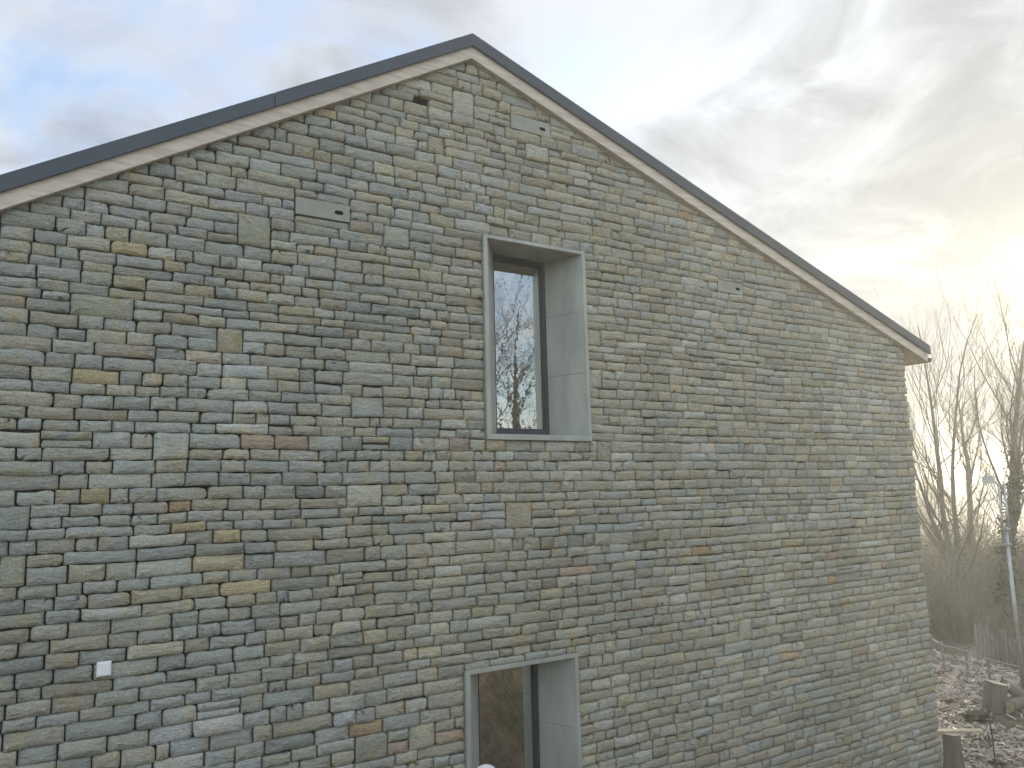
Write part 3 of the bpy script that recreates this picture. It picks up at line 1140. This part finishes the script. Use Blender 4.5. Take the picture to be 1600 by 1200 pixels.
def wire_fence():
    pts = [(18.9, 5.25), (18.43, 4.75), (17.95, 3.95), (17.5, 3.25), (17.35, 2.55)]
    root = empty('wire_fence', (18.0, 4.0, ground_z(18, 4)))
    tag(root, 'low pale rail fence with three thin rails beyond the earth', 'fence')
    for x, y in pts:
        m = MB()
        z = ground_z(x, y)
        m.tube([(x, y, z - .2), (x + .01, y, z + .66)], [.035, .03], 7)
        m.build('post', M_OLDWOOD, root)
    for h in (.16, .36, .60):
        m = MB()
        q = []
        for (a, b) in zip(pts, pts[1:]):
            for k in range(4):
                f = k / 4
                x, y = a[0] + (b[0] - a[0]) * f - .045, a[1] + (b[1] - a[1]) * f - .03
                q.append((x, y, ground_z(x, y) + h - .03 * math.sin(f * math.pi) * .3))
        x, y = pts[-1]
        q.append((x - .045, y - .03, ground_z(x, y) + h))
        m.tube(q, [.011] * len(q), 5)
        m.build('rail', M_STEEL, root)


wire_fence()


def board_fence():
    rnd = random.Random(5)
    a, b = Vector((20.3, 5.0)), Vector((19.6, 3.35))
    root = empty('board_fence', ((a.x + b.x) / 2, (a.y + b.y) / 2, ground_z(20, 4.2)))
    tag(root, 'weathered upright boards standing behind the rail fence', 'fence')
    n = 13
    for k in range(n):
        p = a.lerp(b, (k + .5) / n)
        z = ground_z(p.x, p.y)
        m = MB()
        d = (b - a).normalized()
        w = .040 * rnd.uniform(.8, 1.1)
        h = rnd.uniform(.6, .9)
        off = rnd.uniform(-.012, .012)
        nn = Vector((-d.y, d.x))
        c = [p - d * w + nn * off, p + d * w + nn * off, p + d * w + nn * (off + .022), p - d * w + nn * (off + .022)]
        m.add([(q.x, q.y, z - .05) for q in c] + [(q.x, q.y, z + h) for q in c], [(0, 1, 2, 3), (4, 5, 6, 7)] + [(i, (i + 1) % 4, 4 + (i + 1) % 4, 4 + i) for i in range(4)])
        m.build('plank', M_OLDWOOD, root)


board_fence()


def log(root, a, b, r, seed):
    rnd = random.Random(seed)
    a, b = Vector(a), Vector(b)
    ax = (b - a).normalized()
    u = ax.cross(Vector((.2, .3, .9))).normalized()
    w = ax.cross(u)
    n = 14
    rr = [r * (1 + rnd.uniform(-.08, .08)) for _ in range(n)]
    v = []
    for p, s in ((a, .97), (a.lerp(b, .3), 1.03), (a.lerp(b, .7), 1.0), (b, .95)):
        v += [p + (u * math.cos(6.2832 * k / n) + w * math.sin(6.2832 * k / n)) * rr[k] * s for k in range(n)]
    m = MB()
    m.add(v, [(i * n + k, i * n + (k + 1) % n, (i + 1) * n + (k + 1) % n, (i + 1) * n + k) for i in range(3) for k in range(n)])
    m.build('bark', M_STUMP, root, True)
    for p, s, e in ((a, .97, -1), (b, .95, 1)):
        m = MB()
        ring = [p + (u * math.cos(6.2832 * k / n) + w * math.sin(6.2832 * k / n)) * rr[k] * s * .97 + ax * .006 * e for k in range(n)]
        m.add(ring + [p + ax * .012 * e], [(k, (k + 1) % n, n) for k in range(n)])
        m.build('cut_face', M_WOOD, root)


def single_log(a, b, r, label, seed):
    root = empty('cut_log', (a[0], a[1], max(0, a[2] - r)))
    tag(root, label, 'log', 'cut logs by the mast')
    log(root, a, b, r, seed)


GL = ground_z(15.9, 2.3)
single_log((15.92, 2.42, GL - .05), (16.00, 2.34, GL + .50), .19, 'thick dark log section standing on end, largest of the pile', 1)
single_log((15.95, 2.15, GL + .12), (16.45, 2.05, GL + .20), .13, 'cut log with a pale face lying in front of the pile', 2)
single_log((16.10, 2.20, GL + .44), (16.42, 2.02, GL + .16), .085, 'thin pale peeled log leaning on the pile', 3)
single_log((16.30, 2.45, GL + .50), (16.72, 2.2, GL + .18), .075, 'thin pale log leaning beside the mast foot', 4)


def stump():
    rnd = random.Random(3)
    x, y = 11.98, 1.01
    z = ground_z(x, y)
    root = empty('tree_stump', (x, y, z))
    tag(root, 'grey upright stump standing against the foot of the wall corner', 'stump')
    n = 16
    rr = [1 + rnd.uniform(-.12, .12) for _ in range(n)]
    prof = [(.22, -.1), (.165, .06), (.14, .25), (.13, .45), (.135, .60)]
    v = [(x + r * rr[k] * math.cos(6.2832 * k / n), y + r * rr[k] * math.sin(6.2832 * k / n), z + q) for r, q in prof for k in range(n)]
    m = MB()
    m.add(v, [(i * n + k, i * n + (k + 1) % n, (i + 1) * n + (k + 1) % n, (i + 1) * n + k) for i in range(len(prof) - 1) for k in range(n)])
    m.build('trunk', M_STUMP, root, True)
    m = MB()
    m.add([(q[0], q[1], q[2] + .002) for q in v[-n:]] + [(x, y, z + .608)], [(k, (k + 1) % n, n) for k in range(n)])
    m.build('cut_face', M_WOOD, root)
    m = MB()
    c, s = math.cos(-.62), math.sin(-.62)
    P = lambda a, b, h: (x + .1 + a * c - b * s, y - .02 + a * s + b * c, z + h)
    m.add([P(a, b, h) for h in (.612, .634) for a, b in ((-.42, -.06), (.38, -.07), (.40, .06), (-.40, .07))],
          [(0, 1, 2, 3), (4, 5, 6, 7)] + [(i, (i + 1) % 4, 4 + (i + 1) % 4, 4 + i) for i in range(4)])
    o = m.build('loose_plank', M_WOOD)
    tag(o, 'pale rough plank lying across the top of the grey stump', 'plank')


stump()
m = MB()
z = ground_z(12.64, .75)
m.tube([(12.64, .75, z - .2), (12.66, .76, z + .45), (12.62, .77, z + .95)], [.011, .010, .009], 6)
o = m.build('iron_rod', M_GUTTER)
tag(o, 'thin dark iron rod stuck upright in the littered earth', 'rod')


def litter():
    rnd = random.Random(9)
    m = MB()
    for _ in range(22000):
        x = rnd.uniform(10.6, 20)
        y = rnd.uniform(-.6, 6.0)
        if x < 12 and y > 3:
            continue
        n = noise.noise(Vector((x * .8, y * .8, 3)))
        if rnd.random() > .55 + n:
            continue
        z = ground_z(x, y)
        a = rnd.uniform(0, 6.283)
        L, W = rnd.uniform(.02, .085) * (1.6 if rnd.random() < .06 else 1), rnd.uniform(.006, .022)
        d = Vector((math.cos(a), math.sin(a), rnd.gauss(0, .28)))
        s = Vector((-math.sin(a), math.cos(a), rnd.gauss(0, .9))) * W
        p = Vector((x, y, z + rnd.uniform(.0, .04)))
        q = [p - d * L - s, p + d * L - s * .6, p + d * L + s * .6, p - d * L + s]
        m.add(q + [p + Vector((0, 0, W * .9))], [(0, 1, 4), (1, 2, 4), (2, 3, 4), (3, 0, 4)])
    me = m.mesh('wood_litter')
    me.materials.append(M_LITTER)
    o = link('wood_litter', me)
    tag(o, 'pale wood chips and twigs strewn over the earth', 'litter', kind='stuff')
    rnd = random.Random(10)
    spots = [(14.3, 2.0), (15.2, 2.35), (13.2, 1.6), (14.6, 2.9), (13.6, 2.6), (15.9, 3.2), (13.0, .9)]
    labs = ['dark clod of earth on the pale litter in mid yard', 'largest dark clod of earth in front of the logs', 'dark clod of earth nearest the grey stump', 'small dark clod at the bright middle of the yard',
            'dark clod of earth close beside the wall corner', 'dark clod of earth below the rail fence', 'dark clod of earth near the iron rod']
    for k, (x, y) in enumerate(spots):
        s = .19 if k == 1 else rnd.uniform(.05, .10)
        bm = bmesh.new()
        bmesh.ops.create_icosphere(bm, subdivisions=3, radius=s)
        for v in bm.verts:
            v.co *= 1 + .8 * noise.noise(v.co * (2.2 / s) + Vector((k * 3, 0, 0)))
            v.co.z *= .55
            v.co.x *= 1.3
            v.co += Vector((x, y, ground_z(x, y) + s * .2))
        me = bpy.data.meshes.new('earth_clod')
        bm.to_mesh(me)
        bm.free()
        me.polygons.foreach_set('use_smooth', [True] * len(me.polygons))
        me.materials.append(M_GROUND)
        tag(link('earth_clod', me), labs[k], 'clod', 'clods of earth in the yard')


litter()


# ------------------------------------------------------------------ haze
def haze():
    b = MB()
    b.box(-720, 720, -720, 720, -2.5, 14.2)
    m = bpy.data.materials.new('haze_air')
    m.use_nodes = True
    t = m.node_tree
    t.nodes.clear()
    out = N(t, 'ShaderNodeOutputMaterial')
    v = N(t, 'ShaderNodeVolumePrincipled')
    v.inputs['Color'].default_value = (.96, .95, .88, 1)
    v.inputs['Density'].default_value = HAZE
    v.inputs['Anisotropy'].default_value = .5
    t.links.new(v.outputs[0], out.inputs['Volume'])
    o = b.build('haze', m)
    tag(o, 'pale sunlit haze filling the air', 'haze', kind='stuff')
    o.display_type = 'WIRE'


HAZE = 0.0044
if HAZE:
    haze()
